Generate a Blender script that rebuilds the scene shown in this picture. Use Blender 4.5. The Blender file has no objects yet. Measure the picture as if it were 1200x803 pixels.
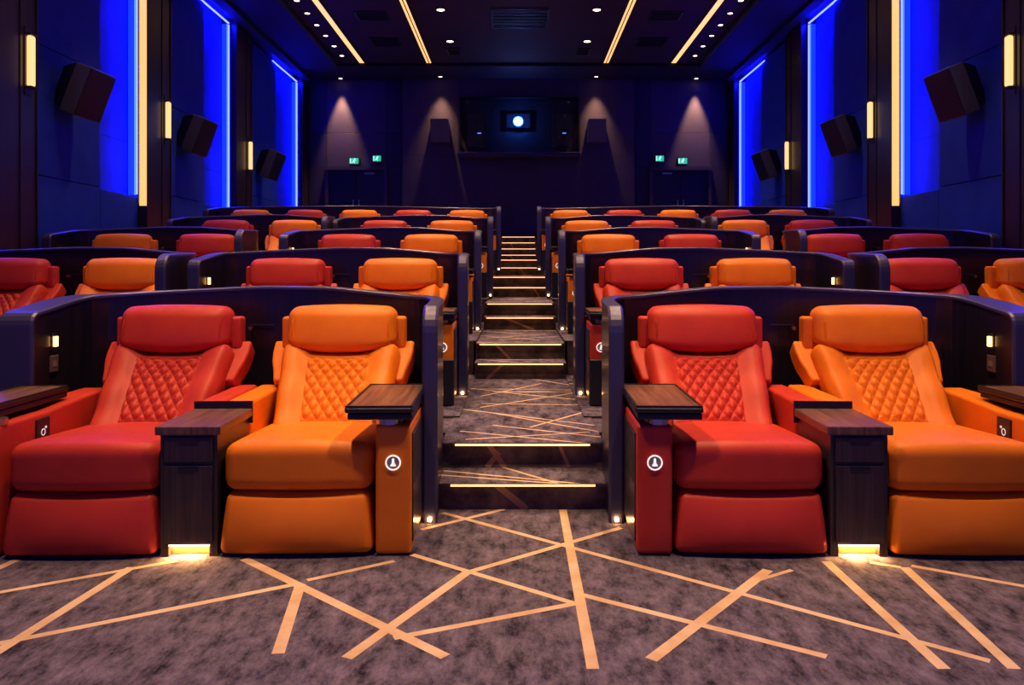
import bpy, bmesh, math, random
from mathutils import Vector, Matrix
S = bpy.context.scene
COL = S.collection
rnd = random.Random(7)

# ------------------------------------------------------------------ camera
cam = bpy.data.cameras.new('camera')
cam.lens = 28.02; cam.sensor_width = 36.0; cam.sensor_fit = 'HORIZONTAL'
cam.shift_x = -0.005; cam.shift_y = -0.0704
cam.clip_end = 80
co = bpy.data.objects.new('camera', cam); COL.objects.link(co)
co.location = (-0.03, 0.0, 1.25); co.rotation_euler = (math.pi/2, 0, 0)
S.camera = co

# ------------------------------------------------------------------ world, exposure, light levels
W = bpy.data.worlds.new('world'); S.world = W; W.use_nodes = True
bg = W.node_tree.nodes['Background']
bg.inputs[0].default_value = (0.065, 0.055, 1.0, 1); bg.inputs[1].default_value = 0.52
S.view_settings.view_transform = 'Standard'; S.view_settings.look = 'None'
S.view_settings.exposure = 0.0; S.view_settings.gamma = 1.0
S.view_settings.use_curve_mapping = False
S.cycles.max_bounces = 6; S.cycles.diffuse_bounces = 3; S.cycles.glossy_bounces = 3
S.cycles.sample_clamp_indirect = 3.0
P_SEAT = 500.0      # ceiling spots over the seats (W)
P_SIDE = 170.0      # small spots near the side walls
P_WALL = 800.0      # spots close to the rear wall
E_BLUE = 165.0      # blue wall strips
E_CEIL = 1.8        # amber ceiling strips
E_STEP = 2.7        # stair nosing strips

# ------------------------------------------------------------------ materials
def mat(name, col=(0.5, 0.5, 0.5), rough=0.5, metal=0.0, emit=None, es=0.0, coat=0.0, spec=0.5):
    m = bpy.data.materials.new(name); m.use_nodes = True
    b = m.node_tree.nodes['Principled BSDF']
    b.inputs['Base Color'].default_value = (*col, 1)
    b.inputs['Roughness'].default_value = rough
    b.inputs['Metallic'].default_value = metal
    b.inputs['Coat Weight'].default_value = coat
    b.inputs['Specular IOR Level'].default_value = spec
    if emit:
        b.inputs['Emission Color'].default_value = (*emit, 1)
        b.inputs['Emission Strength'].default_value = es
    return m
def nodes(m): return m.node_tree.nodes, m.node_tree.links, m.node_tree.nodes['Principled BSDF']
def add_noise(m, c0, c1, scale=(8, 8, 8), detail=4, bump=0.0, bscale=200, rough_noise=0.6, lo=0.35, hi=0.65):
    N, L, b = nodes(m)
    tc = N.new('ShaderNodeTexCoord'); mp = N.new('ShaderNodeMapping'); mp.inputs['Scale'].default_value = scale
    n = N.new('ShaderNodeTexNoise'); n.inputs['Scale'].default_value = 1.0; n.inputs['Detail'].default_value = detail
    n.inputs['Roughness'].default_value = rough_noise
    r = N.new('ShaderNodeValToRGB'); r.color_ramp.elements[0].position = lo; r.color_ramp.elements[1].position = hi
    r.color_ramp.elements[0].color = (*c0, 1); r.color_ramp.elements[1].color = (*c1, 1)
    L.new(tc.outputs['Object'], mp.inputs[0]); L.new(mp.outputs[0], n.inputs['Vector'])
    L.new(n.outputs['Fac'], r.inputs[0]); L.new(r.outputs[0], b.inputs['Base Color'])
    if bump:
        n2 = N.new('ShaderNodeTexNoise'); n2.inputs['Scale'].default_value = bscale; n2.inputs['Detail'].default_value = 2
        bp = N.new('ShaderNodeBump'); bp.inputs['Strength'].default_value = bump; bp.inputs['Distance'].default_value = 0.004
        L.new(tc.outputs['Object'], n2.inputs['Vector']); L.new(n2.outputs['Fac'], bp.inputs['Height'])
        L.new(bp.outputs[0], b.inputs['Normal'])
    return m
def leather(name, c, c2):
    m = mat(name, c, rough=0.46, spec=0.22)
    add_noise(m, c, c2, scale=(5, 5, 5), detail=3, bump=0.10, bscale=26)
    return m
RED = leather('red_leather', (0.50, 0.037, 0.021), (0.57, 0.047, 0.027))
ORG = leather('orange_leather', (0.78, 0.195, 0.009), (0.84, 0.225, 0.012))
BLACK = mat('black_plastic', (0.008, 0.008, 0.010), 0.4)
DARK = add_noise(mat('dark_laminate', rough=0.30, coat=0.1, spec=0.4), (0.007, 0.006, 0.014), (0.013, 0.011, 0.022), scale=(40, 40, 1.5), detail=3)
TRIM = mat('partition_trim', (0.060, 0.056, 0.12), 0.34, metal=0.3)
WOOD = add_noise(mat('walnut_top', rough=0.36), (0.05, 0.022, 0.014), (0.26, 0.125, 0.08), scale=(45, 2.2, 8), detail=5, lo=0.3, hi=0.75)
WOODV = add_noise(mat('dark_wood_front', rough=0.34, coat=0.1), (0.018, 0.011, 0.011), (0.062, 0.040, 0.038), scale=(60, 10, 2.0), detail=5, lo=0.3, hi=0.75)
METAL = mat('brushed_metal', (0.55, 0.55, 0.58), 0.3, metal=1.0)
CARPET = add_noise(mat('carpet', rough=0.95, spec=0.1), (0.014, 0.012, 0.022), (0.200, 0.165, 0.235), scale=(15, 7, 8), detail=11, bump=0.5, bscale=160, rough_noise=0.78, lo=0.36, hi=0.66)
STRIPE = add_noise(mat('carpet_stripe', rough=0.9, spec=0.1), (0.56, 0.36, 0.20), (0.70, 0.52, 0.36), scale=(5, 5, 5), detail=4, bump=0.4, bscale=180)
RISER = add_noise(mat('riser_carpet', rough=0.95, spec=0.1), (0.045, 0.032, 0.032), (0.13, 0.095, 0.085), scale=(9, 9, 9), detail=7)
RSTRIPE = mat('riser_stripe', (0.30, 0.17, 0.09), 0.9, spec=0.1)
NAVY = add_noise(mat('navy_wall_fabric', rough=0.85, spec=0.15), (0.014, 0.045, 0.42), (0.018, 0.055, 0.48), scale=(3, 3, 3), bump=0.15, bscale=300)
BRONZE = add_noise(mat('bronze_column', rough=0.33, spec=0.5), (0.022, 0.013, 0.016), (0.030, 0.018, 0.020), scale=(8, 8, 0.6))
REAR = add_noise(mat('rear_wall_panel', rough=0.8, spec=0.2), (0.060, 0.042, 0.062), (0.072, 0.050, 0.072), scale=(2, 2, 2))
REARD = add_noise(mat('rear_wall_dark', rough=0.8, spec=0.2), (0.030, 0.024, 0.050), (0.036, 0.028, 0.058), scale=(2, 2, 2))
CEIL = add_noise(mat('ceiling_paint', rough=0.75, spec=0.2), (0.034, 0.022, 0.032), (0.042, 0.028, 0.040), scale=(1, 1, 1))
CEILD = mat('ceiling_dark', (0.016, 0.013, 0.026), 0.7, spec=0.2)
DOORM = mat('door_dark', (0.008, 0.008, 0.020), 0.5)
GRILLE = mat('vent_black', (0.003, 0.003, 0.004), 0.6)
def em(name, c, s, base=(0.8, 0.8, 0.8)): return mat(name, base, 0.5, emit=c, es=s)
BLUE = em('blue_led', (0.0028, 0.0040, 1.0), E_BLUE)
BLUED = em('blue_glow_fill', (0.010, 0.024, 1.0), 14.0, base=(0.02, 0.04, 0.3))  # painted glow next to the blue strip
BLUEE = em('blue_glow_edge', (0.004, 0.022, 1.0), 2.2, base=(0.02, 0.04, 0.3))  # weaker outer step of the painted glow
AMBER = em('amber_led', (1.0, 0.42, 0.12), E_CEIL)
COLPANEL = em('amber_light_panel', (1.0, 0.50, 0.15), 1.3, base=(0.05, 0.03, 0.0))
SCONCE = em('sconce_glass', (1.0, 0.58, 0.23), 1.35, base=(0.4, 0.3, 0.15))
STEPL = em('step_led', (1.0, 0.40, 0.14), E_STEP)
LAMP = em('reading_lamp', (1.0, 0.46, 0.11), 6.0)
FLOORL = em('floor_lamp', (1.0, 0.52, 0.15), 60.0)
PLINTHL = em('plinth_led', (1.0, 0.48, 0.14), 480.0)
LENS = em('downlight_lens', (1.0, 0.72, 0.45), 8.0)
WHITE = em('white_symbol', (1.0, 0.95, 0.9), 1.0)
DIM = em('dim_symbol', (0.75, 0.72, 0.8), 0.55)
GREEN = em('exit_green', (0.02, 0.62, 0.38), 0.75, base=(0.02, 0.3, 0.2))
GREENW = em('exit_white', (0.55, 1.0, 0.85), 1.0)
PROJ = em('projector_halo', (0.02, 0.07, 1.0), 7.0)
PROJC = em('projector_core', (0.75, 0.9, 1.0), 40.0)
SBLUE = em('standby_light', (0.1, 0.25, 1.0), 1.2)
PALE = mat('socket_plate', (0.10, 0.08, 0.075), 0.4)
gl = bpy.data.materials.new('booth_glass'); gl.use_nodes = True
_N, _L = gl.node_tree.nodes, gl.node_tree.links; _N.remove(_N['Principled BSDF'])
_t = _N.new('ShaderNodeBsdfTransparent'); _g = _N.new('ShaderNodeBsdfGlossy'); _g.inputs['Roughness'].default_value = 0.03
_x = _N.new('ShaderNodeMixShader'); _x.inputs[0].default_value = 0.006
_L.new(_t.outputs[0], _x.inputs[1]); _L.new(_g.outputs[0], _x.inputs[2]); _L.new(_x.outputs[0], _N['Material Output'].inputs[0])

# ------------------------------------------------------------------ mesh helpers
class MB:
    def __init__(s): s.v = []; s.f = []; s.mi = []
    def add(s, vs, fs, mi=0):
        o = len(s.v); s.v += [tuple(v) for v in vs]; s.f += [tuple(i+o for i in f) for f in fs]; s.mi += [mi]*len(fs); return s
    def box(s, x0, x1, y0, y1, z0, z1, mi=0):
        vs = [(x, y, z) for x in (x0, x1) for y in (y0, y1) for z in (z0, z1)]
        return s.add(vs, [(0, 1, 3, 2), (4, 6, 7, 5), (0, 4, 5, 1), (2, 3, 7, 6), (0, 2, 6, 4), (1, 5, 7, 3)], mi)
    def rbox(s, x0, x1, y0, y1, z0, z1, r=0.02, n=4, k=3, fn=None, mi=0):
        h = ((x1-x0)/2, (y1-y0)/2, (z1-z0)/2); c = ((x0+x1)/2, (y0+y1)/2, (z0+z1)/2)
        r = min(r, *[a*0.999 for a in h])
        def ticks(a):
            i = a-r
            t = [-a + r*(1-math.cos(j/k*math.pi/2))/1.0 if False else -a + r*j/k for j in range(k)]
            t += [-i + 2*i*j/n for j in range(n+1)]
            t += [i + r*(j+1)/k for j in range(k)]
            return t
        T = [ticks(a) for a in h]
        vid = {}; vs = []
        def vert(p):
            key = tuple(round(q, 6) for q in p)
            if key in vid: return vid[key]
            q = [max(-(h[j]-r), min(h[j]-r, p[j])) for j in range(3)]
            d = [p[j]-q[j] for j in range(3)]
            # spread the angles evenly over the rounded edge
            d = [math.tan(max(-1, min(1, e/r))*math.pi/4)*r for e in d]
            l = math.sqrt(sum(e*e for e in d))
            if l > 1e-9: q = [q[j]+d[j]/l*r for j in range(3)]
            q = [q[j]+c[j] for j in range(3)]
            vid[key] = len(vs); vs.append(tuple(fn(*q)) if fn else tuple(q)); return vid[key]
        fs = []
        for ax in range(3):
            a, b = (ax+1) % 3, (ax+2) % 3
            for sg in (-1, 1):
                for i in range(len(T[a])-1):
                    for j in range(len(T[b])-1):
                        q = []
                        for (ii, jj) in ((i, j), (i+1, j), (i+1, j+1), (i, j+1)):
                            p = [0, 0, 0]; p[ax] = sg*h[ax]; p[a] = T[a][ii]; p[b] = T[b][jj]; q.append(vert(p))
                        fs.append(tuple(q) if sg > 0 else tuple(q[::-1]))
        return s.add(vs, fs, mi)
    def cyl(s, p0, p1, r0, r1=None, n=16, mi=0):
        r1 = r0 if r1 is None else r1
        p0 = Vector(p0); p1 = Vector(p1); d = (p1-p0).normalized()
        a = d.orthogonal().normalized(); b = d.cross(a)
        vs = []
        for i in range(n):
            t = 2*math.pi*i/n; o = a*math.cos(t)+b*math.sin(t)
            vs += [p0+o*r0, p1+o*r1]
        fs = [(2*i, 2*((i+1) % n), 2*((i+1) % n)+1, 2*i+1) for i in range(n)]
        fs += [tuple(2*i for i in range(n))[::-1], tuple(2*i+1 for i in range(n))]
        return s.add(vs, fs, mi)
    def ring(s, c, ax, r0, r1, dep, n=28, mi=0):
        c = Vector(c); d = Vector(ax).normalized(); a = d.orthogonal().normalized(); b = d.cross(a); vs = []
        for i in range(n):
            t = 2*math.pi*i/n; o = a*math.cos(t)+b*math.sin(t)
            vs += [c+o*r0, c+o*r1, c+o*r1+d*dep, c+o*r0+d*dep]
        fs = []
        for i in range(n):
            j = (i+1) % n
            for k in range(4): fs.append((4*i+k, 4*j+k, 4*j+(k+1) % 4, 4*i+(k+1) % 4))
        return s.add(vs, fs, mi)
    def grid(s, nu, nv, fn, mi=0):
        vs = [fn(i/nu, j/nv) for j in range(nv+1) for i in range(nu+1)]
        fs = [(j*(nu+1)+i, j*(nu+1)+i+1, (j+1)*(nu+1)+i+1, (j+1)*(nu+1)+i) for j in range(nv) for i in range(nu)]
        return s.add(vs, fs, mi)
    def mesh(s, name, mats, smooth=False):
        me = bpy.data.meshes.new(name); me.from_pydata(s.v, [], s.f); me.update()
        for m in (mats if isinstance(mats, (list, tuple)) else [mats]): me.materials.append(m)
        me.polygons.foreach_set('material_index', s.mi)
        bm = bmesh.new(); bm.from_mesh(me); bmesh.ops.recalc_face_normals(bm, faces=bm.faces); bm.to_mesh(me); bm.free()
        if smooth: me.polygons.foreach_set('use_smooth', [True]*len(me.polygons))
        return me

def obj(name, me, parent=None, loc=(0, 0, 0), rz=0.0):
    o = bpy.data.objects.new(name, me); COL.objects.link(o); o.location = loc; o.rotation_euler = (0, 0, rz)
    if parent: o.parent = parent
    return o
def tag(o, label, cat, group=None):
    o['label'] = label; o['category'] = cat
    if group: o['group'] = group
    return o
def thing(name, label, cat, loc=(0, 0, 0), rz=0.0, group=None):
    o = bpy.data.objects.new(name, None); COL.objects.link(o); o.empty_display_size = 0.1
    o.location = loc; o.rotation_euler = (0, 0, rz)
    return tag(o, label, cat, group)
def struct(name, me, parent=None, loc=(0, 0, 0)):
    o = obj(name, me, parent, loc)
    if not parent: o['kind'] = 'structure'
    return o
def sbox(name, m, x0, x1, y0, y1, z0, z1, parent=None):
    return struct(name, MB().box(x0, x1, y0, y1, z0, z1).mesh(name, m), parent)
def copy_tree(o, parent=None):
    c = o.copy(); COL.objects.link(c)
    if parent: c.parent = parent
    for ch in o.children: copy_tree(ch, c)
    return c

# ------------------------------------------------------------------ carpet: a plane cut along its printed stripes
def carpet_mesh(name, u0, u1, v0, v1, stripes, to3, mats):
    bm = bmesh.new()
    bm.faces.new([bm.verts.new(p) for p in ((u0, v0, 0), (u1, v0, 0), (u1, v1, 0), (u0, v1, 0))])
    def cut(p, n):
        bmesh.ops.bisect_plane(bm, geom=bm.verts[:]+bm.edges[:]+bm.faces[:], plane_co=(p[0], p[1], 0), plane_no=(n[0], n[1], 0), dist=1e-5)
    info = []
    for (ax, ay, bx, by, w) in stripes:
        dx, dy = bx-ax, by-ay; l = math.hypot(dx, dy); dx /= l; dy /= l
        info.append((ax, ay, dx, dy, l, w/2))
        cut((ax-dy*w/2, ay+dx*w/2), (-dy, dx)); cut((ax+dy*w/2, ay-dx*w/2), (-dy, dx))
        cut((ax, ay), (dx, dy)); cut((bx, by), (dx, dy))
    for f in bm.faces:
        c = f.calc_center_median()
        for (ax, ay, dx, dy, l, h) in info:
            t = (c.x-ax)*dx+(c.y-ay)*dy; q = -(c.x-ax)*dy+(c.y-ay)*dx
            if -1e-4 < t < l+1e-4 and abs(q) < h: f.material_index = 1; break
    for v in bm.verts: v.co = Vector(to3(v.co.x, v.co.y))
    me = bpy.data.meshes.new(name); bm.to_mesh(me); bm.free()
    for m in mats: me.materials.append(m)
    return me

front = [(-2.25, 2.965, -1.493, 3.434, .03), (-1.74, 2.55, -1.654, 3.355, .042), (-1.9, 2.591, -0.908, 3.178, .033), (-1.213, 3.454, -0.262, 2.58, .042),
 (-0.893, 3.173, -0.81, 2.6, .042), (-0.877, 3.216, -0.558, 3.428, .028), (-0.58, 2.57, -0.238, 3.298, .042), (-0.238, 3.298, 0.474, 3.872, .032),
 (-0.492, 3.506, 0.188, 2.99, .03), (-0.413, 4.111, 1.483, 2.55, .03), (-0.493, 3.843, -0.099, 4.17, .03), (0.209, 4.164, 0.208, 2.5, .04),
 (0.201, 3.083, 0.972, 2.58, .033), (-0.45, 2.71, 0.187, 2.99, .032), (0.40, 2.56, 1.017, 3.326, .044), (0.941, 3.216, 1.117, 3.326, .022),
 (1.297, 3.424, 1.31, 2.5, .042), (1.483, 3.414, 1.586, 3.355, .025), (1.601, 3.355, 1.53, 2.5, .042), (1.639, 3.374, 2.4, 2.878, .03),
 (-2.26, 3.05, -2.191, 3.444, .04)]
floor = struct('floor', carpet_mesh('floor', -5.4, 5.4, -3.0, 5.2, front, lambda u, v: (u, v, 0.0), [CARPET, STRIPE]))

def rstripes(x0, x1, y0, y1, n, w):
    out = []
    for _ in range(n):
        a = rnd.uniform(-1.0, 1.0) + (math.pi if rnd.random() < .5 else 0)
        cx, cy = rnd.uniform(x0, x1), rnd.uniform(y0, y1); l = rnd.uniform(0.35, 0.8)
        out.append((cx-math.cos(a)*l, cy-math.sin(a)*l, cx+math.cos(a)*l, cy+math.sin(a)*l, w))
    return out
# ------------------------------------------------------------------ stair along the middle aisle
AW = 0.405
STEP_Y = [4.17, 4.47, 7.05, 7.35, 9.0, 9.3, 11.3, 11.6, 14.3, 14.6, 17.5, 17.8, 18.1, 18.4]
stair = bpy.data.objects.new('stairs', None); COL.objects.link(stair); stair['kind'] = 'structure'
for i, y0 in enumerate(STEP_Y):
    y1 = STEP_Y[i+1] if i+1 < len(STEP_Y) else 19.6
    z0, z1 = 0.145*i, 0.145*(i+1); nose = 0.035
    dp = y1-y0; ns = 15 if i == 1 else 8 if dp > 1 else 3
    st = rstripes(-AW, AW, y0, y1, ns, 0.02); aw = .452 if i < 2 else AW
    t = struct('step', carpet_mesh('step', -aw, aw, y0-nose, y1, st, lambda u, v, z=z1: (u, v, z), [CARPET, STRIPE]), stair)
    rs = [] if i % 2 and i > 3 else [(-0.16, z1, 0.02, z0, 0.035)] if i == 0 else [(-0.2, z1, -0.1, z0, 0.03), (-0.13, z1-.06, -0.2, z0, 0.03), (0.2, z1, 0.26, z0, 0.02)] if i == 1 else [(rnd.uniform(-.3, .3), z1, rnd.uniform(-.3, .3), z0, 0.025)]
    struct('riser', carpet_mesh('riser', -aw, aw, z0-0.02, z1-0.012, rs, lambda u, v, y=y0: (u, y, v), [RISER, RSTRIPE]), stair)
    nz = MB().box(-aw, aw, y0-nose, y0, z1-0.014, z1-0.0005).mesh('nosing', RISER); n_ = struct('nosing', nz, stair)
    struct('led_strip', MB().box(-AW+.03, AW-.03, y0-nose-.004, y0-nose+.008, z1-0.016, z1-0.006).mesh('led_strip', STEPL), n_)
# raised floors on both sides of the aisle
TERR = [(5.2, 7.25, 0.30), (7.25, 9.78, 0.61), (9.78, 11.95, 0.90), (11.95, 15.1, 1.25), (15.1, 18.4, 1.45), (18.4, 19.6, 2.03)]
for (ya, yb, z) in TERR:
    for s in (-1, 1):
        x0, x1 = sorted((s*AW, s*5.4))
        st = rstripes(x0, x1, ya, yb, 8, 0.03)
        o = struct('floor', carpet_mesh('terrace_top', x0, x1, ya, yb, st, lambda u, v, z=z: (u, v, z), [CARPET, STRIPE]))
        zb = z-0.62
        sbox('terrace_riser', RISER, x0, x1, ya, ya+0.02, zb, z-.001, o)
        sbox('terrace_kerb', RISER, min(s*AW, s*(AW+.02)), max(s*AW, s*(AW+.02)), ya, yb, zb, z-.001, o)

for s in (-1, 1):
    P = [(.40, 4.60), (.435, 4.70), (.52, 4.84), (.66, 4.95), (.9, 5.01), (1.2, 5.05), (1.2, 5.21), (.40, 5.21)]
    n = len(P); mb = MB().add([(s*x, y, z) for z in (.2, .284) for x, y in P], [tuple(range(n)), tuple(range(n, 2*n))]+[(i, (i+1) % n, n+(i+1) % n, n+i) for i in range(n)])
    struct('floor_filler', mb.mesh('floor_filler', CARPET), stair)

# ------------------------------------------------------------------ side walls
COLS = [(4.45, 5.2), (7.75, 8.53), (11.08, 11.82), (14.6, 15.42), (19.1, 19.6)]
LITS = [(3.5, 4.45, 2.2), (6.8, 7.75, 2.2), (10.08, 11.08, 2.28), (13.42, 14.6, 2.37), (17.4, 19.1, 2.72)]
for s, side in ((-1, 'left'), (1, 'right')):
    def X(a, b): return (min(s*a, s*b), max(s*a, s*b))
    wall = sbox('wall_'+side, NAVY, *X(5.45, 5.58), -3.0, 19.6, 0, 6.05)
    starts = [-3.0, 5.2, 8.53, 11.82, 15.42]
    for k, ((c0, c1), (l0, l1, lz)) in enumerate(zip(COLS, LITS)):
        # proud fabric panels: near panels in full height, low band under the lit recess
        n0 = starts[k]; zs = [0, lz+0.02, 3.75, 5.8]
        for a, b in zip(zs[:-1], zs[1:]):
            o = struct('wall_panel', MB().rbox(*X(5.30, 5.45), n0+.004, l0-.004, a+.004, b-.004, r=.008, n=1, k=1).mesh('wall_panel', NAVY), wall)
        struct('wall_panel', MB().rbox(*X(5.30, 5.45), l0+.004, l1-.004, .004, lz-.004, r=.008, n=1, k=1).mesh('wall_panel', NAVY), wall)
        for a, b in ((lz, 3.02), (3.02, 3.75), (3.75, 5.8)):
            struct('wall_panel', MB().box(*X(5.435, 5.45), l0+.003, l1-.03, a+.003, b-.003).mesh('wall_panel', NAVY), wall)
        if k >= 1:
            struct('led_strip', MB().box(*X(5.285, 5.31), l1-.034, l1-.013, lz+.03, 5.74).mesh('led_strip', BLUE), wall)
            struct('led_strip', MB().box(*X(5.285, 5.31), l0-.25, l1-.05, 5.755, 5.775).mesh('led_strip', BLUE), wall)
        else:
            struct('led_strip', MB().box(*X(5.285, 5.31), l1-.034, l1-.013, lz+.03, 5.74).mesh('led_strip', BLUE), wall)
        struct('led_glow_fill', MB().box(*X(5.312, 5.345), l1-.016, l1-.008, lz+.02, 5.76).mesh('led_glow_fill', BLUED), wall)  # added glowing bands paint the strip's light fading across the column face
        struct('led_glow_fill', MB().box(*X(5.346, 5.43), l1-.016, l1-.008, lz+.02, 5.76).mesh('led_glow_fill', BLUEE), wall)
        struct('blocker_fin', MB().box(*X(5.276, 5.284), l1-.045, l1-.005, lz-.1, 5.85).mesh('blocker_fin', BRONZE), wall)  # fin added to keep the blue strip's light off the amber panel
        cb = MB(); cb.box(*X(5.17, 5.45), c0, c1, 0, 5.86)
        column = struct('column', cb.mesh('column', BRONZE), wall)
        struct('column_groove', MB().box(*X(5.16, 5.171), c1-.30, c1-.285, 0, 5.85).mesh('column_groove', BLACK), column)
        struct('column_groove', MB().box(*X(5.155, 5.171), c1-.02, c1+.004, 0, 5.85).mesh('column_trim', BRONZE), column)
        if k in (0, 1, 2):
            struct('light_panel', MB().box(*X(5.18, 5.275), c0-.012, c0+.002, 2.15, 5.85).mesh('light_panel', COLPANEL), column)
        if k in (1, 2, 3):
            nm = {1: 'nearest', 2: 'second', 3: 'third'}[k]
            t = thing('wall_sconce', f'amber glass tube sconce on the {nm} bronze column of the {side} wall', 'sconce', (s*5.17, c1-.17, 3.445), group='amber wall sconces')
            a, b = sorted((0.0, -s*0.075))
            obj('glass_shade', MB().rbox(min(-s*.012, -s*.072), max(-s*.012, -s*.072), -.042, .042, -.265, .265, r=.022, n=1, k=3).mesh('glass_shade', SCONCE, True), t)
            obj('end_cap', MB().box(a, b, -.046, .046, .266, .285).mesh('end_cap', BRONZE), t)
            obj('end_cap', MB().box(a, b, -.046, .046, -.285, -.266).mesh('end_cap', BRONZE), t)
            obj('back_plate', MB().box(min(0, -s*.012), max(0, -s*.012), -.055, .055, -.36, .36).mesh('back_plate', BRONZE), t)
    # loudspeakers
    for k, (y, z) in enumerate(((9.25, 3.31), (12.5, 3.36), (16.25, 3.40))):
        nm = ('nearest', 'middle', 'farthest')[k]
        t = thing('wall_speaker', f'{nm} black box loudspeaker tilted down from the {side} blue wall', 'loudspeaker', (s*5.02, y, z), group='wall loudspeakers')
        # front faces -Y in local space, turned towards the room and the screen
        rot = Matrix.Rotation(-s*math.radians(87), 4, 'Z') @ Matrix.Rotation(math.radians(21), 4, 'X')
        def R(mb):
            mb.v = [tuple(rot @ Vector(v)) for v in mb.v]; return mb
        obj('cabinet', R(MB().rbox(-.26, .26, -.10, .08, -.29, .29, r=.012, n=1, k=1)).mesh('cabinet', mat('speaker_case', (0.05, 0.045, 0.07), 0.5)), t)
        tp = MB(); tp.add([(-.25, .08, -.28), (.25, .08, -.28), (.25, .08, .28), (-.25, .08, .28), (-.16, .26, -.2), (.16, .26, -.2), (.16, .26, .2), (-.16, .26, .2)],
                          [(0, 1, 2, 3), (4, 7, 6, 5), (0, 4, 5, 1), (1, 5, 6, 2), (2, 6, 7, 3), (3, 7, 4, 0)])
        obj('rear_housing', R(tp).mesh('rear_housing', BLACK), t)
        obj('grille', R(MB().box(-.245, .245, -.116, -.10, -.275, .275)).mesh('grille', GRILLE), t)
        br = MB().cyl((0, 0, 0), (s*.29, 0.06, -.02), 0.035, n=10); obj('bracket', br.mesh('bracket', BLACK), t)

# ------------------------------------------------------------------ rear wall
rw = sbox('wall_rear', REARD, -5.55, 5.55, 19.62, 19.75, 0, 6.05)
for s in (-1, 1):
    for a, b in ((0, 3.78), (3.78, 4.62), (4.62, 5.93)):
        for x0, x1 in ((2.86, 3.25), (3.25, 4.70), (4.70, 5.16)):
            if b <= 3.78 and x0 == 3.25: continue
            struct('wall_panel', MB().rbox(min(s*x0, s*x1)+.003, max(s*x0, s*x1)-.003, 19.56, 19.62, a+.003, b-.003, r=.006, n=1, k=1).mesh('wall_panel', REARD if x0 != 3.25 else REAR), rw)
# projecting middle panel around the projection window
WX0, WX1, WZ0, WZ1 = -1.43, 1.47, 4.10, 5.47
for (x0, x1, z0, z1) in ((-2.84, WX0, 4.06, 5.93), (WX1, 2.84, 4.06, 5.93), (WX0, WX1, WZ1, 5.93), (-2.84, 2.84, 1.9, 4.06), (WX0, WX1, 4.06, WZ0)):
    struct('wall_panel', MB().box(x0+.003, x1-.003, 19.45, 19.61, z0+.003, z1-.003).mesh('wall_panel', REAR), rw)
win = struct('window_1', MB().box(WX0-.04, WX0, 19.43, 19.615, WZ0, WZ1).box(WX1, WX1+.04, 19.43, 19.615, WZ0, WZ1).box(WX0-.04, WX1+.04, 19.43, 19.615, WZ1, WZ1+.04).mesh('window_frame', BLACK))
struct('booth_back', MB().box(WX0, WX1, 19.612, 19.618, WZ0, WZ1).mesh('booth_back', GRILLE), win)
for x0, x1 in ((WX0, -.63), (-.63, .72), (.72, WX1)):
    struct('pane', MB().box(x0+.012, x1-.012, 19.475, 19.48, WZ0+.02, WZ1-.02).mesh('pane', gl), win)
for x in (-.63, .72):
    struct('mullion', MB().box(x-.012, x+.012, 19.46, 19.50, WZ0, WZ1).mesh('mullion', BLACK), win)
struct('window_sill', MB().rbox(WX0-.04, WX1+.04, 19.16, 19.45, 3.99, 4.095, r=.01, n=1, k=1).mesh('window_sill', REAR), win)
pj = thing('projector', 'projector shining bright blue-white light behind the booth window', 'projector', (0.0, 19.55, 4.90))
obj('body', MB().rbox(-.30, .30, -.02, .05, -.16, .20, r=.015, n=1, k=1).mesh('body', BLACK), pj)
obj('lens_barrel', MB().ring((0, -.04, 0), (0, 1, 0), .122, .15, .02).mesh('lens_barrel', BLACK), pj)
obj('lens', MB().cyl((0, -.03, 0), (0, -.042, 0), .12, n=24).mesh('lens', PROJ), pj)  # blue lens disc also paints the halo around the bright core
obj('lens_core', MB().cyl((0, -.042, 0), (0, -.048, 0), .072, n=24).mesh('lens_core', PROJC), pj)
pl = bpy.data.lights.new('projector_spill', 'POINT'); pl.energy = 36.0; pl.color = (0.02, 0.12, 1.0); pl.shadow_soft_size = 0.02  # added point light for the blue glow around the lens
plo = bpy.data.objects.new('projector_spill', pl); COL.objects.link(plo); plo.parent = pj; plo.location = (0, -.16, 0)
for x, lab in ((-1.0, 'dark equipment rack with small blue light behind the left booth pane'), (1.08, 'dark equipment rack behind the right booth pane')):
    t = thing('equipment_rack', lab, 'equipment', (x, 19.55, 4.3), group='projection booth racks')
    obj('rack_case', MB().box(-.25, .25, -.03, .05, 0, .8).mesh('rack_case', BLACK), t)
    obj('status_light', MB().box(.0, .09, -.034, -.03, .30, .325).mesh('status_light', SBLUE), t)
# rear wall speakers, lit from above
for s, side in ((-1, 'left'), (1, 'right')):
    t = thing('rear_speaker', f'slim black speaker on the rear wall {side} of the projection window', 'loudspeaker', (s*1.90, 19.45, 4.62), group='rear wall speakers')
    tp = MB(); tp.add([(-.21, -.34, .27), (.21, -.34, .27), (.21, 0, .27), (-.21, 0, .27), (-.23, -.16, -.26), (.23, -.16, -.26), (.23, 0, -.26), (-.23, 0, -.26)],
                      [(0, 1, 2, 3), (4, 7, 6, 5), (0, 4, 5, 1), (1, 5, 6, 2), (2, 6, 7, 3), (3, 7, 4, 0)])
    obj('cabinet', tp.mesh('cabinet', mat('rear_speaker_case', (0.11, 0.09, 0.09), 0.5)), t)
    obj('badge', MB().box(-.02, .02, -.168, -.15, -.20, -.18).mesh('badge', METAL), t)
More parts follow.
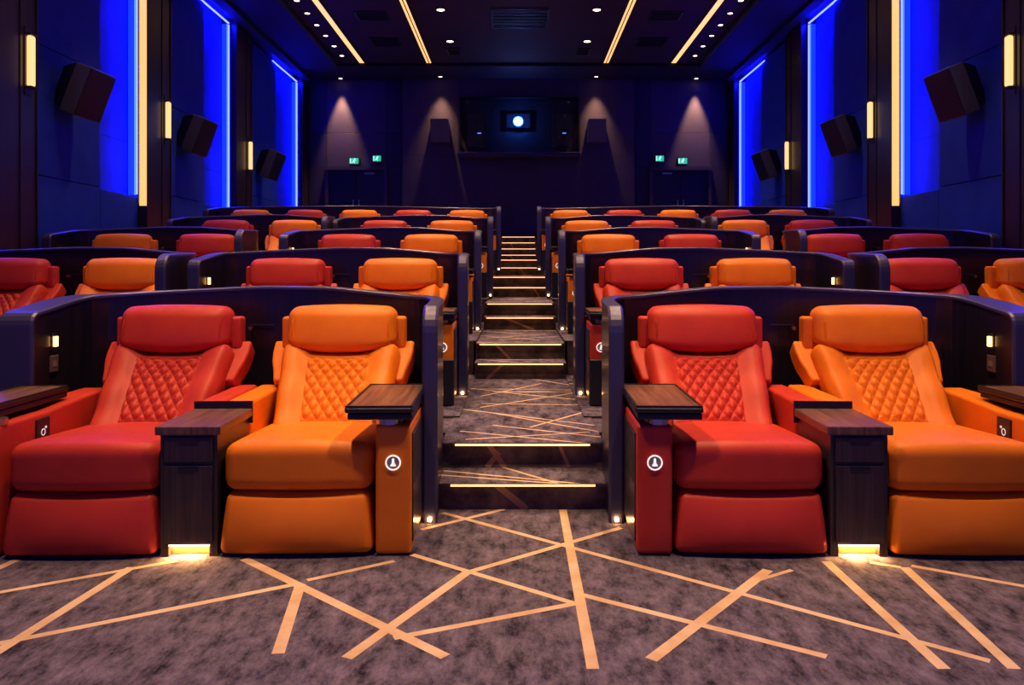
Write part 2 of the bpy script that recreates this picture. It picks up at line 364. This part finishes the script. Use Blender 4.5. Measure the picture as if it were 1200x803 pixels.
# double doors and exit signs
for s, side, n in ((-1, 'left', 1), (1, 'right', 2)):
    d = bpy.data.objects.new(f'door_{n}', None); COL.objects.link(d); d['kind'] = 'structure'; d.location = (s*3.975, 19.56, 2.03)
    fr = MB().box(-.76, -.68, -.05, .05, 0, 1.75).box(.68, .76, -.05, .05, 0, 1.75).box(-.76, .76, -.07, .05, 1.68, 1.77)
    struct('door_frame', fr.mesh('door_frame', REAR), d)
    for q in (-1, 1):
        lf = struct('door_leaf', MB().rbox(min(q*.006, q*.68), max(q*.006, q*.68), .0, .05, 0.0, 1.68, r=.005, n=1, k=1).mesh('door_leaf', DOORM), d)
        struct('door_handle', MB().cyl((q*.07, -.04, .5), (q*.07, -.04, .95), .012, n=8).box(q*.07-.01, q*.07+.01, -.04, .0, .52, .54).box(q*.07-.01, q*.07+.01, -.04, .0, .91, .93).mesh('door_handle', METAL), lf)
    struct('door_closer', MB().box(.32*-s-.12, .32*-s+.12, -.03, 0, 1.58, 1.62).mesh('door_closer', METAL), d)
    for k, (x, z, lab) in enumerate(((s*4.02, 3.93, f'green running man exit sign above the {side} double door'), (s*3.46, 3.99, f'smaller green exit sign toward the middle from the {side} door'))):
        t = thing('exit_sign', lab, 'exit sign', (x, 19.56, z), group='green exit signs')
        hw = .11 if k == 0 else .10
        obj('case', MB().box(-hw-.015, hw+.015, -.06, 0, -.085, .085).mesh('case', BLACK), t)
        obj('light_panel', MB().box(-hw, hw, -.066, -.06, -.07, .07).mesh('light_panel', GREEN), t)
        g = MB().cyl((.02, -.067, .045), (.02, -.071, .045), .016, n=8)
        for (a, b, w) in (((.01, .03), (-.01, -.015), .022), ((-.01, -.015), (.02, -.035), .014), ((.02, -.035), (.012, -.06), .012), ((-.01, -.015), (-.045, -.045), .014), ((.01, .025), (.045, .01), .011), ((.01, .025), (-.03, .012), .011)):
            A, B = Vector((a[0], 0, a[1])), Vector((b[0], 0, b[1])); dd = (B-A).normalized(); nn = Vector((-dd.z, 0, dd.x))*w/2
            vs = [A+nn, A-nn, B-nn, B+nn]; g.add([(v.x, -.067, v.z) for v in vs]+[(v.x, -.071, v.z) for v in vs], [(0, 1, 2, 3), (7, 6, 5, 4), (0, 4, 5, 1), (1, 5, 6, 2), (2, 6, 7, 3), (3, 7, 4, 0)])
        g.box(-hw+.012, -hw+.035, -.071, -.067, -.055, .055)
        obj('running_man', g.mesh('running_man', GREENW), t)

# ------------------------------------------------------------------ ceiling
ce = sbox('ceiling', CEIL, -4.12, 4.12, -3.0, 18.25, 6.0, 6.15)
for s in (-1, 1):
    a, b = sorted((s*4.12, s*5.55))
    sbox('side_soffit', CEILD, a, b, -3.0, 18.25, 5.86, 6.15, ce)
    a, b = sorted((s*4.95, s*5.14))
    sbox('wall_valance', CEILD, a, b, -3.0, 19.0, 5.78, 5.862, ce)
sbox('rear_soffit', CEILD, -5.55, 5.55, 18.25, 19.62, 5.93, 6.15, ce)
for nm, x in (('outer left', -3.57), ('inner left', -2.04), ('inner right', 2.0), ('outer right', 3.54)):
    t = thing('ceiling_light_strip', f'long amber light strip in the ceiling, {nm} one of four', 'light strip', (x, 8.0, 6.0), group='amber ceiling strips')
    obj('channel', MB().box(-.085, -.055, -10, 10.2, -.02, 0).box(.055, .085, -10, 10.2, -.02, 0).mesh('channel', CEIL), t)
    if 'inner' in nm:
        obj('diffuser', MB().box(-.055, -.012, -10, 10.2, -.012, -.001).mesh('diffuser', AMBER), t)
        obj('diffuser', MB().box(.012, .055, -10, 10.2, -.012, -.001).mesh('diffuser', AMBER), t)
        obj('divider', MB().box(-.012, .012, -10, 10.2, -.014, -.001).mesh('divider', CEIL), t)
    else:
        obj('diffuser', MB().box(-.055, .055, -10, 10.2, -.012, -.001).mesh('diffuser', AMBER), t)
rg = MB().ring((0, 0, -.012), (0, 0, 1), .07, .10, .014).mesh('bezel', CEILD)
ln = MB().cyl((0, 0, -.004), (0, 0, -.009), .07, n=20).mesh('lens', LENS)
rgs = MB().ring((0, 0, -.012), (0, 0, 1), .045, .065, .014).mesh('bezel', CEILD)
lns = MB().cyl((0, 0, -.004), (0, 0, -.009), .045, n=16).mesh('lens', LENS)
def downlight(x, y, z, label, group, watts, angle, blend, small=False, aim=(0, 0), col=(1.0, 0.60, 0.32), rad=0.06):
    t = thing('ceiling_downlight', label, 'downlight', (x, y, z), group=group)
    obj('bezel', rgs if small else rg, t); obj('lens', lns if small else ln, t)
    l = bpy.data.lights.new('downlight_beam', 'SPOT'); l.energy = watts; l.color = col; l.spot_size = math.radians(angle); l.spot_blend = blend
    l.shadow_soft_size = rad
    o = bpy.data.objects.new('downlight_beam', l); COL.objects.link(o); o.parent = t; o.location = (0, 0, -.03)
    o.rotation_euler = (aim[0], aim[1], 0)
ords = ['first', 'second', 'third', 'fourth', 'fifth', 'sixth', 'seventh', 'eighth', 'ninth', 'tenth']
ys = [16.5, 14.5, 12.5, 10.5, 8.5, 6.5, 4.5, 2.5]
for s, side in ((-1, 'left'), (1, 'right')):
    for k, y in enumerate(ys):
        downlight(s*1.42, y, 6.0, f'round recessed ceiling downlight, {ords[k]} from the rear in the {side} middle line', 'middle downlights', P_SEAT*(1.3 if y < 3 else 1), 75, 0.6)
    for k, y in enumerate((17.6, 16.85, 16.1, 15.4, 14.7, 14.0, 12.0, 10.0, 8.0, 6.0)):
        downlight(s*3.9, y, 6.0, f'small recessed ceiling spot, {ords[k]} from the rear along the {side} wall', 'side downlights', P_SIDE*(0.5 if k < 6 else 1), 75, 0.6, small=True)
    downlight(s*1.88, 19.22, 5.93, f'recessed downlight above the {side} rear speaker', 'rear wall downlights', P_WALL*.5, 58, 1.0, small=True, rad=.03)
    downlight(s*4.33, 19.40, 5.93, f'recessed downlight washing the wall above the {side} door', 'rear wall downlights', P_WALL, 44, 0.7, small=True, rad=.03)
def vent(x, y, w, d, label):
    t = thing('ceiling_vent', label, 'vent', (x, y, 6.0), group='black ceiling vents')
    obj('frame', MB().box(-w/2, w/2, -d/2, -d/2+.03, -.02, 0).box(-w/2, w/2, d/2-.03, d/2, -.02, 0).box(-w/2, -w/2+.03, -d/2, d/2, -.02, 0).box(w/2-.03, w/2, -d/2, d/2, -.02, 0).mesh('frame', BLACK), t)
    obj('backing', MB().box(-w/2+.03, w/2-.03, -d/2+.03, d/2-.03, -.004, 0).mesh('backing', GRILLE), t)
    n = 6; sm = None
    for i in range(n):
        yy = -d/2+.03+(d-.06)*(i+.5)/n
        if sm is None: sm = MB().box(-w/2+.03, w/2-.03, -.012, .012, -.016, -.006).mesh('slat', GRILLE)
        obj('slat', sm, t, (0, yy, 0))
vent(.02, 15.0, 1.08, 1.15, 'large black vent in the middle of the ceiling')
for s, side in ((-1, 'left'), (1, 'right')):
    vent(s*2.73, 14.85, .60, .5, f'black ceiling vent between the {side} light strips, nearer one')
    vent(s*2.76, 16.55, .60, .6, f'black ceiling vent between the {side} light strips, farther one')
    vent(s*1.40, 17.25, .30, .5, f'small black ceiling vent inside the {side} inner light strip')

# ------------------------------------------------------------------ recliners
A = math.radians(45); DV = Vector((0, math.cos(A), math.sin(A))); DN = Vector((0, -math.sin(A), math.cos(A))); B0 = Vector((0, 0.60, 0.395))
def back(u, v, w): return B0 + Vector((u, 0, 0)) + DV*v + DN*w
def sstep(x): x = max(0, min(1, x)); return x*x*(3-2*x)
def f_foot(x, y, z):
    t = (z-.012)/.263
    yy = y - (.035*(1-(x/.325)**2)*max(0, 1-((t-.45)/.55)**2) + .012*(1-(t-.4)**2*4) if y < .08 else 0) + .03*t
    return (x*(1.03-.07*t), yy+.012, z)
def f_seat(x, y, z):
    t = (z-.28)/.205
    bulge = .02*(1-(x/.325)**2)
    yy = y - (bulge*1.2 if y < .2 else 0)
    if t > .5: z = z + bulge*.8*(t-.5)*2 - .06*max(0, y-.12)*(t-.5)*2
    return (x, yy, z)
def f_back(u, v, w):
    sc = .91+.16*(v/.62)
    front = sstep((w+.10)/.10)
    w += front*(.036*sstep((abs(u)-.15)/.07) - .030*sstep((abs(u)-.27)/.06))
    w += front*abs(u)*.02*math.sin(v*26+2.2*abs(u))*(1 if abs(u) > .17 else 0)
    top = sstep((v-.35)/.25)
    v -= top*.045*(1-min(1, abs(u)/.26)**2)
    return back(u*sc, v, w)
def f_quilt(s_, t_):
    v = .095+.46*t_; hw = .146+.043*t_; u = (s_*2-1)*hw
    a = u/.060+v/.098; b = u/.060-v/.098
    h = (abs(math.sin(math.pi*a/1.0))*abs(math.sin(math.pi*b/1.0)))**.55
    edge = min(1, min(s_, 1-s_)*14, min(t_, 1-t_)*14)
    v2 = v - sstep((v-.35)/.25)*.045*(1-min(1, abs(u)/.26)**2)
    return back(u, v2, .001+.021*h*edge+.003*edge)
def f_head(x, y, z):
    q = (x/.305)**2
    dz = z-.92
    if dz < 0: z += .04*q*(-dz/.135)
    else: z -= .014*q*(dz/.135)
    y2 = y + dz*.22 + .018*q*q - (.022*(1-q) if y < 1.06 else 0)*max(0, 1-(dz/.135)**2)
    return (x, y2, z)
def f_shell(u, v, w):
    sc = .90+.10*sstep((v-.41)/.2)
    return back(u*sc, v, w)
SEAT_PARTS = {}
def sweep(mb, P, r, n=5):
    vs = []
    for i, p in enumerate(P):
        T = (P[min(i+1, len(P)-1)]-P[max(i-1, 0)]).normalized(); a = T.cross(Vector((1, .01, .02))).normalized(); b = T.cross(a)
        vs += [p+(a*math.cos(2*math.pi*k/n)+b*math.sin(2*math.pi*k/n))*r for k in range(n)]
    fs = [(n*i+k, n*i+(k+1) % n, n*i+n+(k+1) % n, n*i+n+k) for i in range(len(P)-1) for k in range(n)]
    mb.add(vs, fs+[tuple(range(n))[::-1], tuple(range(n*(len(P)-1), n*len(P)))])
def seat_meshes(c):
    if c in SEAT_PARTS: return SEAT_PARTS[c]
    m = RED if c == 'red' else ORG
    d = {
     'footrest': MB().rbox(-.325, .325, -.012, .16, .012, .275, r=.034, n=6, k=4, fn=f_foot).mesh('footrest', m, True),
     'seat_cushion': MB().rbox(-.328, .328, .03, .72, .278, .485, r=.055, n=6, k=4, fn=f_seat).mesh('seat_cushion', m, True),
     'backrest': MB().rbox(-.31, .31, 0, .62, -.13, 0, r=.045, n=14, k=3, fn=f_back).mesh('backrest', m, True),
     'quilted_panel': MB().grid(88, 96, f_quilt).mesh('quilted_panel', m, True),
     'back_shell': MB().rbox(-.40, .40, .41, .70, -.17, -.06, r=.016, n=4, k=3, fn=f_shell).mesh('back_shell', m, True),
     'headrest': MB().rbox(-.305, .305, .985, 1.15, .785, 1.055, r=.062, n=8, k=4, fn=f_head).mesh('headrest', m, True),
     'headrest_shell': MB().rbox(-.352, .352, 1.09, 1.19, .80, .985, r=.018, n=3, k=3).mesh('headrest_shell', m, True),
     'base': MB().box(-.29, .29, .17, .95, .0, .285).mesh('base', BLACK),
    }
    for sx, nm in ((-1, 'a'), (1, 'b')):
        st = MB(); P = [Vector(back(sx*(.148+.042*v/.55), v, .004)) for v in [.08+.47*i/12 for i in range(13)]]
        sweep(st, P, .0022)
        d['seam_'+nm] = st.mesh('seam', m, True)
        hs = MB(); sweep(hs, [Vector(f_head(sx*.268, 1.068-.086*math.cos(q), .92+.130*math.sin(q))) for q in [-1.3+2.6*i/14 for i in range(15)]], .0028)
        d['head_seam_'+nm] = hs.mesh('headrest_seam', m, True)
    SEAT_PARTS[c] = d; return d
ARM_PARTS = {}
TA, TB = (.215, .512), (.385, .632)          # tray spans: aisle seat, far seat
def arm_meshes(c, t, tray):
    """t: side (+1/-1) that carries the tray; tray: (x0, x1) of its top, measured outwards"""
    key = (c, t, tray)
    if key in ARM_PARTS: return ARM_PARTS[key]
    m = RED if c == 'red' else ORG
    def X(a, b): return (min(t*a, t*b), max(t*a, t*b))
    d = {}
    def f_arm(x, y, z):
        if z > .3: z += .022*sstep((y-.45)/.3)*(1 if z > .5 else .3)
        return (x, y, z)
    d['armrest'] = MB().rbox(*X(.345, .500), 0.0, 1.02, .008, .575, r=.018, n=5, k=3, fn=f_arm).mesh('armrest', m, True)
    d['side_panel'] = MB().rbox(*X(.499, .507), .045, .98, .05, .53, r=.003, n=1, k=1).mesh('side_panel', WOODV)
    d['recess_shade'] = MB().rbox(*X(.503, .5085), .07, .42, .30, .52, r=.002, n=1, k=1).mesh('recess_shade', GRILLE)  # flat black plate paints the dark inside of an opening
    d['arm_console'] = MB().rbox(*X(-.462, -.335), .47, 1.06, .03, .605, r=.022, n=3, k=3).mesh('arm_console', m, True)
    cx = t*.423; zc = .41
    d['call_button'] = MB().ring((cx, -.001, zc), (0, -1, 0), .0285, .0335, .004).mesh('call_button', WHITE)
    g = MB().cyl((cx, -.001, zc), (cx, -.002, zc), .027, n=24, mi=0)
    d['button_face'] = g.mesh('button_face', mat('button_grey', (.30, .25, .23), .4))
    g = MB().cyl((cx, -.002, zc+.013), (cx, -.005, zc+.013), .0055, n=10)
    g.add([(cx-.007, -.002, zc-.005), (cx+.007, -.002, zc-.005), (cx+.003, -.002, zc+.009), (cx-.003, -.002, zc+.009), (cx-.007, -.005, zc-.005), (cx+.007, -.005, zc-.005), (cx+.003, -.005, zc+.009), (cx-.003, -.005, zc+.009)],
          [(0, 1, 2, 3), (7, 6, 5, 4), (0, 4, 5, 1), (1, 5, 6, 2), (2, 6, 7, 3), (3, 7, 4, 0)])
    g.box(cx-.011, cx+.011, -.005, -.002, zc-.015, zc-.008)
    d['button_symbol'] = g.mesh('button_symbol', WHITE)
    # control plate on the inner face of the tray-side arm
    d['control_plate'] = MB().rbox(*X(.336, .347), .285, .395, .440, .550, r=.004, n=1, k=2).mesh('control_plate', BLACK)
    g = MB().ring((t*.336, .335, .485), (-t, 0, 0), .013, .017, .002, n=18)
    g.cyl((t*.336, .356, .505), (t*.333, .356, .505), .006, n=10)
    d['control_symbol'] = g.mesh('control_symbol', DIM)
    x0, x1 = X(*tray)
    tb = MB().rbox(x0, x1, -.03, .66, .630, .655, r=.011, n=1, k=3)
    for q in ((x0+.004, x0+.013, -.026, .656), (x1-.013, x1-.004, -.026, .656), (x0+.013, x1-.013, -.026, -.017), (x0+.013, x1-.013, .647, .656)): tb.box(*q, .65, .6625)
    d['tray_table'] = tb.mesh('tray_table', BLACK)
    d['tray_base'] = MB().rbox(x0+.012, x1-.004, -.022, .65, .600, .629, r=.008, n=1, k=2).mesh('tray_base', BLACK)
    d['tray_top'] = MB().rbox(x0+.0135, x1-.0135, -.0165, .6465, .654, .6585, r=.002, n=1, k=1).mesh('tray_top', WOOD)
    d['swivel'] = MB().cyl((t*.40, .06, .573), (t*.40, .06, .60), .058, n=20).mesh('swivel', METAL)
    ARM_PARTS[key] = d; return d
KICK = {}
def recliner(c, t, tray, label, group, loc, rz=0.0, kick=False):
    r = thing(c+'_recliner', label, 'recliner', loc, rz, group=group)
    M = seat_meshes(c)
    for k in ('base', 'footrest', 'seat_cushion', 'back_shell', 'headrest_shell'): obj(k, M[k], r)
    b = obj('backrest', M['backrest'], r); obj('quilted_panel', M['quilted_panel'], b); obj('seam', M['seam_a'], b); obj('seam', M['seam_b'], b)
    h = obj('headrest', M['headrest'], r); obj('headrest_seam', M['head_seam_a'], h); obj('headrest_seam', M['head_seam_b'], h)
    if tray is None:                                   # seat between two consoles
        for q in (-1, 1): obj('armrest', arm_meshes(c, q, TA)['arm_console'], r)
        return r
    Q = arm_meshes(c, t, tray)
    a = obj('armrest', Q['armrest'], r)
    for k in ('call_button', 'button_face', 'button_symbol', 'control_plate', 'control_symbol', 'side_panel', 'recess_shade'): obj(k, Q[k], a)
    obj('armrest', Q['arm_console'], r)
    tt = obj('tray_table', Q['tray_table'], r)
    for k in ('tray_top', 'tray_base', 'swivel'): obj(k, Q[k], tt)
    if kick:
        if t not in KICK: KICK[t] = MB().rbox(min(t*.335, t*.508), max(t*.335, t*.508), -.035, -.001, .004, .33, r=.012, n=1, k=2).mesh('kick_panel', BLACK)
        obj('kick_panel', KICK[t], r)
    return r

# ------------------------------------------------------------------ consoles between the seats
def console_proto():
    r = thing('drawer_console', '', 'console')
    b = obj('body', MB().box(-.123, .123, .02, .46, 0.05, .532).box(-.123, -.088, .02, .46, 0, .05).box(.088, .123, .02, .46, 0, .05).box(-.088, .088, .06, .46, 0, .05).mesh('body', WOODV), r)
    obj('shadow_gap', MB().box(-.110, .110, .0188, .0205, .412, .528).box(-.110, .110, .0188, .0205, .056, .404).mesh('shadow_gap', BLACK), b)  # black sheets paint the shade in the gaps round drawer and door
    obj('countertop', MB().rbox(-.142, .142, .0, .455, .533, .572, r=.006, n=1, k=2).mesh('countertop', WOOD), r)
    d = obj('drawer', MB().rbox(-.104, .104, .006, .022, .417, .523, r=.003, n=1, k=1).mesh('drawer', WOODV), r)
    obj('handle', MB().rbox(-.045, .045, .003, .012, .500, .5235, r=.003, n=1, k=1).mesh('handle', BLACK), d)
    d = obj('door', MB().rbox(-.104, .104, .006, .022, .062, .398, r=.003, n=1, k=1).mesh('door', WOODV), r)
    obj('handle', MB().rbox(-.045, .045, .003, .012, .376, .3995, r=.003, n=1, k=1).mesh('handle', BLACK), d)
    obj('light_slot', MB().box(-.086, .086, .022, .036, .0468, .0498).mesh('light_slot', PLINTHL), r)
    obj('light_back', MB().box(-.087, .087, .052, .058, 0.002, .047).mesh('light_back', mat('slot_metal', (.10, .05, .018), .45)), r)
    obj('rear_rail', MB().box(-.142, .142, .456, .469, .50, .607).mesh('rear_rail', DARK), r)
    return r
# ------------------------------------------------------------------ curved partitions
def catmull(P, step=0.03):
    P = [Vector(p) for p in P]; out = []
    for i in range(len(P)-1):
        p0 = P[max(0, i-1)]; p1 = P[i]; p2 = P[i+1]; p3 = P[min(len(P)-1, i+2)]
        n = max(1, int((p2-p1).length/step))
        for k in range(n):
            t = k/n
            out.append(.5*((2*p1)+(p2-p0)*t+(2*p0-5*p1+4*p2-p3)*t*t+(3*p1-p0-3*p2+p3)*t**3))
    out.append(P[-1]); return out
def interp(tab, x):
    for (a, fa), (b, fb) in zip(tab[:-1], tab[1:]):
        if x <= b: return fa+(fb-fa)*sstep((x-a)/(b-a)) if False else fa+(fb-fa)*(x-a)/(b-a)
    return tab[-1][1]
PART = {}
def partition_meshes(t, half_extra, outer_th):
    key = (t, half_extra, outer_th)
    if key in PART: return PART[key]
    e = half_extra
    ctrl = [(.98+e, .46), (.98+e, .60), (.98+e, .90), (.965+e, 1.08), (.91+e, 1.21), (.78+e, 1.30), (.5+e, 1.385), (.15, 1.43), (-.3-e*.7, 1.42), (-.7-e, 1.37), (-.93-e, 1.31), (-1.03-e, 1.22), (-1.058-e, 1.08), (-1.058-e, .90), (-1.058-e, .69)]
    P = catmull(ctrl)
    D = [0]
    for a, b in zip(P[:-1], P[1:]): D.append(D[-1]+(b-a).length)
    Lt = D[-1]
    def plan(d):
        d = max(0, min(Lt, d))
        for i in range(len(P)-1):
            if d <= D[i+1]+1e-9:
                f = (d-D[i])/max(1e-9, D[i+1]-D[i]); return P[i].lerp(P[i+1], f)
        return P[-1]
    def nrm(d):
        a, b = plan(d-.02), plan(d+.02); T = (b-a).normalized(); return Vector((T.y, -T.x))
    dc = min(range(len(P)), key=lambda i: abs(P[i].x)); Dc = D[dc]
    ztab = [(0, 1.062), (.9, 1.094), (Dc-.3, 1.140), (Dc+.1, 1.145), (Lt-.95, 1.118), (Lt-.55, 1.094), (Lt, 1.018)]
    wtab = [(0, .066), (.6, .066), (1.1, .09), (Lt-1.0, .09), (Lt-.6, outer_th), (Lt, outer_th)]
    RA, RB = .12, .05
    def zt(d):
        z = interp(ztab, d)
        if d < RA: z = z-RA+math.sqrt(max(0, RA*RA-(RA-d)**2))
        if Lt-d < RB: q = Lt-d; z = z-RB+math.sqrt(max(0, RB*RB-(RB-q)**2))
        return z
    ds = sorted(set([0, .004, .015, .03, .05, .085, .12, Lt-.05, Lt-.03, Lt-.015, Lt-.004, Lt]+[.12+(Lt-.17)*i/70 for i in range(71)]))
    n = len(ds); vs = []
    for d in ds:
        p = plan(d); q = p+nrm(d)*interp(wtab, d); z = zt(d)-.004
        vs += [(p.x, p.y, 0), (p.x, p.y, z), (q.x, q.y, z), (q.x, q.y, 0)]
    fs = []
    for i in range(n-1):
        for k in range(4): fs.append((4*i+k, 4*i+(k+1) % 4, 4*i+4+(k+1) % 4, 4*i+4+k))
    fs += [(0, 1, 2, 3), tuple(4*(n-1)+k for k in (3, 2, 1, 0))]
    def mir(mb):
        mb.v = [(t*x, y, z) for x, y, z in mb.v]; return mb
    shell = mir(MB().add(vs, fs)).mesh('shell', DARK)
    # edge trim swept along the top and down both free ends
    pts = [(0, z) for z in (0.0, .25, .5, .75, .9, zt(0))]+[(d, zt(d)) for d in ds[1:-1]]+[(Lt, z) for z in (zt(Lt), .9, .75, .5, .25, 0.0)]
    C3 = []
    for d, z in pts:
        p = plan(d); nn = nrm(d); w = interp(wtab, d); c = p+nn*w/2
        C3.append((Vector((c.x, c.y, z)), Vector((nn.x, nn.y, 0)), w))
    vs = []; m = 6
    for i, (c, nn, w) in enumerate(C3):
        T = (C3[min(i+1, len(C3)-1)][0]-C3[max(i-1, 0)][0]).normalized(); u = nn.cross(T).normalized()
        h = w/2+.005; ch = .012
        for (a, b) in ((-h, -.010), (-h, .003), (-h+ch, .011), (h-ch, .011), (h, .003), (h, -.010)):
            vs.append(c+nn*a+u*b)
    fs = []
    for i in range(len(C3)-1):
        for k in range(m): fs.append((m*i+k, m*i+(k+1) % m, m*i+m+(k+1) % m, m*i+m+k))
    fs += [tuple(range(m)), tuple(range(m*(len(C3)-1), m*len(C3)))[::-1]]
    trim = mir(MB().add(vs, fs)).mesh('edge_trim', TRIM)
    # vertical joint strips on the inner face
    seam = MB()
    for d in (1.02, Dc, Lt-.58):
        p = plan(d); nn = nrm(d); a = p-nn*.0012
        T = Vector((-nn.y, nn.x))*.003
        seam.add([(a.x-T.x, a.y-T.y, .02), (a.x+T.x, a.y+T.y, .02), (a.x+T.x, a.y+T.y, zt(d)-.02), (a.x-T.x, a.y-T.y, zt(d)-.02)], [(0, 1, 2, 3)])
    seam = mir(seam).mesh('joint', BLACK)
    ox = -1.058-e
    def bx(*a): return mir(MB().box(*a))
    lamp = bx(ox+.004, ox+.018, .878, .902, .838, .892).mesh('lamp_glass', LAMP)
    lampf = bx(ox-.0005, ox+.005, .865, .915, .82, .91).mesh('lamp_plate', BLACK)
    sock = mir(MB().rbox(ox-.0005, ox+.008, .845, .925, .70, .79, r=.004, n=1, k=1)).mesh('socket', PALE)
    sockc = bx(ox+.008, ox+.0095, .865, .905, .73, .76).mesh('socket_face', mat('socket_grey', (.2, .17, .16), .4))
    hook = mir(MB().cyl((-.15, 1.425, .90), (-.15, 1.385, .90), .007, n=10).cyl((-.15, 1.385, .90), (-.15, 1.372, .90), .012, n=10)).mesh('coat_hook', METAL)
    rail = bx(-.17, -.02, 1.415, 1.424, .915, .921).mesh('hook_rail', mat('rail_metal', (.1, .1, .13), .35, metal=.8))
    fl = bx(1.004+e, 1.021+e, .434, .442, .014, .030).mesh('floor_light', FLOORL)
    d = dict(shell=shell, edge_trim=trim, joint=seam, lamp_glass=lamp, lamp_plate=lampf, socket=sock, socket_face=sockc, coat_hook=hook, hook_rail=rail, floor_light=fl)
    PART[key] = d; return d
def partition(t, label, loc, extra=0.0, oth=.165, floor_light=True):
    r = thing('curved_partition', label, 'partition', loc, group='curved black seat partitions')
    M = partition_meshes(t, extra, oth)
    s = obj('shell', M['shell'], r); obj('joint', M['joint'], s)
    obj('edge_trim', M['edge_trim'], r)
    l = obj('reading_lamp', M['lamp_plate'], r); obj('lamp_glass', M['lamp_glass'], l)
    k = obj('socket', M['socket'], r); obj('socket_face', M['socket_face'], k)
    h = obj('coat_hook', M['coat_hook'], r); obj('hook_rail', M['hook_rail'], h)
    if floor_light: obj('floor_light', M['floor_light'], r)
    return r

# ------------------------------------------------------------------ the five rows
ROWN = ['front', 'second', 'third', 'fourth', 'fifth']
ROWY = [3.46, 5.57, 7.99, 10.10, 12.75]
ROWZ = [0.0, 0.30, 0.61, 0.90, 1.25]
# per row and side (-1 left, +1 right): list of pods (centre x, colours from the aisle outwards)
ROWS = [
 {-1: [(1.462, ['orange', 'red'])], 1: [(1.462, ['red', 'orange'])]},
 {-1: [(1.445, ['orange', 'red']), (3.70, ['orange', 'red'])], 1: [(1.45, ['red', 'orange']), (3.72, ['red', 'orange'])]},
 {-1: [(1.45, ['orange', 'red']), (3.965, ['red', 'orange'])], 1: [(1.45, ['orange', 'red']), (3.985, ['red', 'red'])]},
 {-1: [(1.385, ['orange', 'red']), (3.575, ['orange', 'red'])], 1: [(1.385, ['orange', 'red']), (3.575, ['orange', 'red'])]},
 {-1: [(2.74, ['orange', 'red', 'orange', 'red', 'orange'])], 1: [(2.74, ['orange', 'red', 'orange', 'red', 'orange'])]},
]
ORD = ['first', 'second', 'third', 'fourth', 'fifth']
proto = None
for ri, row in enumerate(ROWS):
    for s in (-1, 1):
        side = 'left' if s < 0 else 'right'; t = -s          # t: local direction towards the aisle
        n_seat = 0; rz = t*math.radians(1.5)
        for pi, (cx, cols) in enumerate(row[s]):
            y = ROWY[ri] - (.10 if pi == 1 and ri < 4 else 0.0); z = ROWZ[ri]; n = len(cols)
            extra = .4675*(n-2)
            oth = .165 if ri == 0 else .06 if ri == 3 else .085
            def at(lx): return (s*cx+lx*math.cos(rz), y+lx*math.sin(rz), z)
            which = ('inner' if pi == 0 else 'outer') if len(row[s]) > 1 else 'five' if n == 5 else 'two'
            o = partition(t, f'curved black partition wrapped round the {ROWN[ri]} row {which} seats {side} of the aisle', at(0), extra, oth, floor_light=(pi == 0))
            o.rotation_euler.z = rz
            for k, c in enumerate(cols):
                lx = t*(.4675*(n-1)-.935*k)
                lab = f'{c} leather recliner, {ROWN[ri]} row, {ORD[n_seat]} seat {side} of the aisle'
                n_seat += 1
                first, last = k == 0, k == n-1
                recliner(c, t if first else -t, TA if first else TB if last else None, lab, f'{c} leather recliners', at(lx), rz, kick=(ri > 0 and first))
                if not last:
                    lb = f'dark wood drawer console, {ROWN[ri]} row, between {ORD[n_seat-1]} and {ORD[n_seat]} seats {side} of the aisle'
                    if proto is None: proto = console_proto(); q = proto
                    else: q = copy_tree(proto)
                    q.location = at(lx-t*.4675); q.rotation_euler.z = rz; q['label'] = lb; q['group'] = 'drawer consoles'
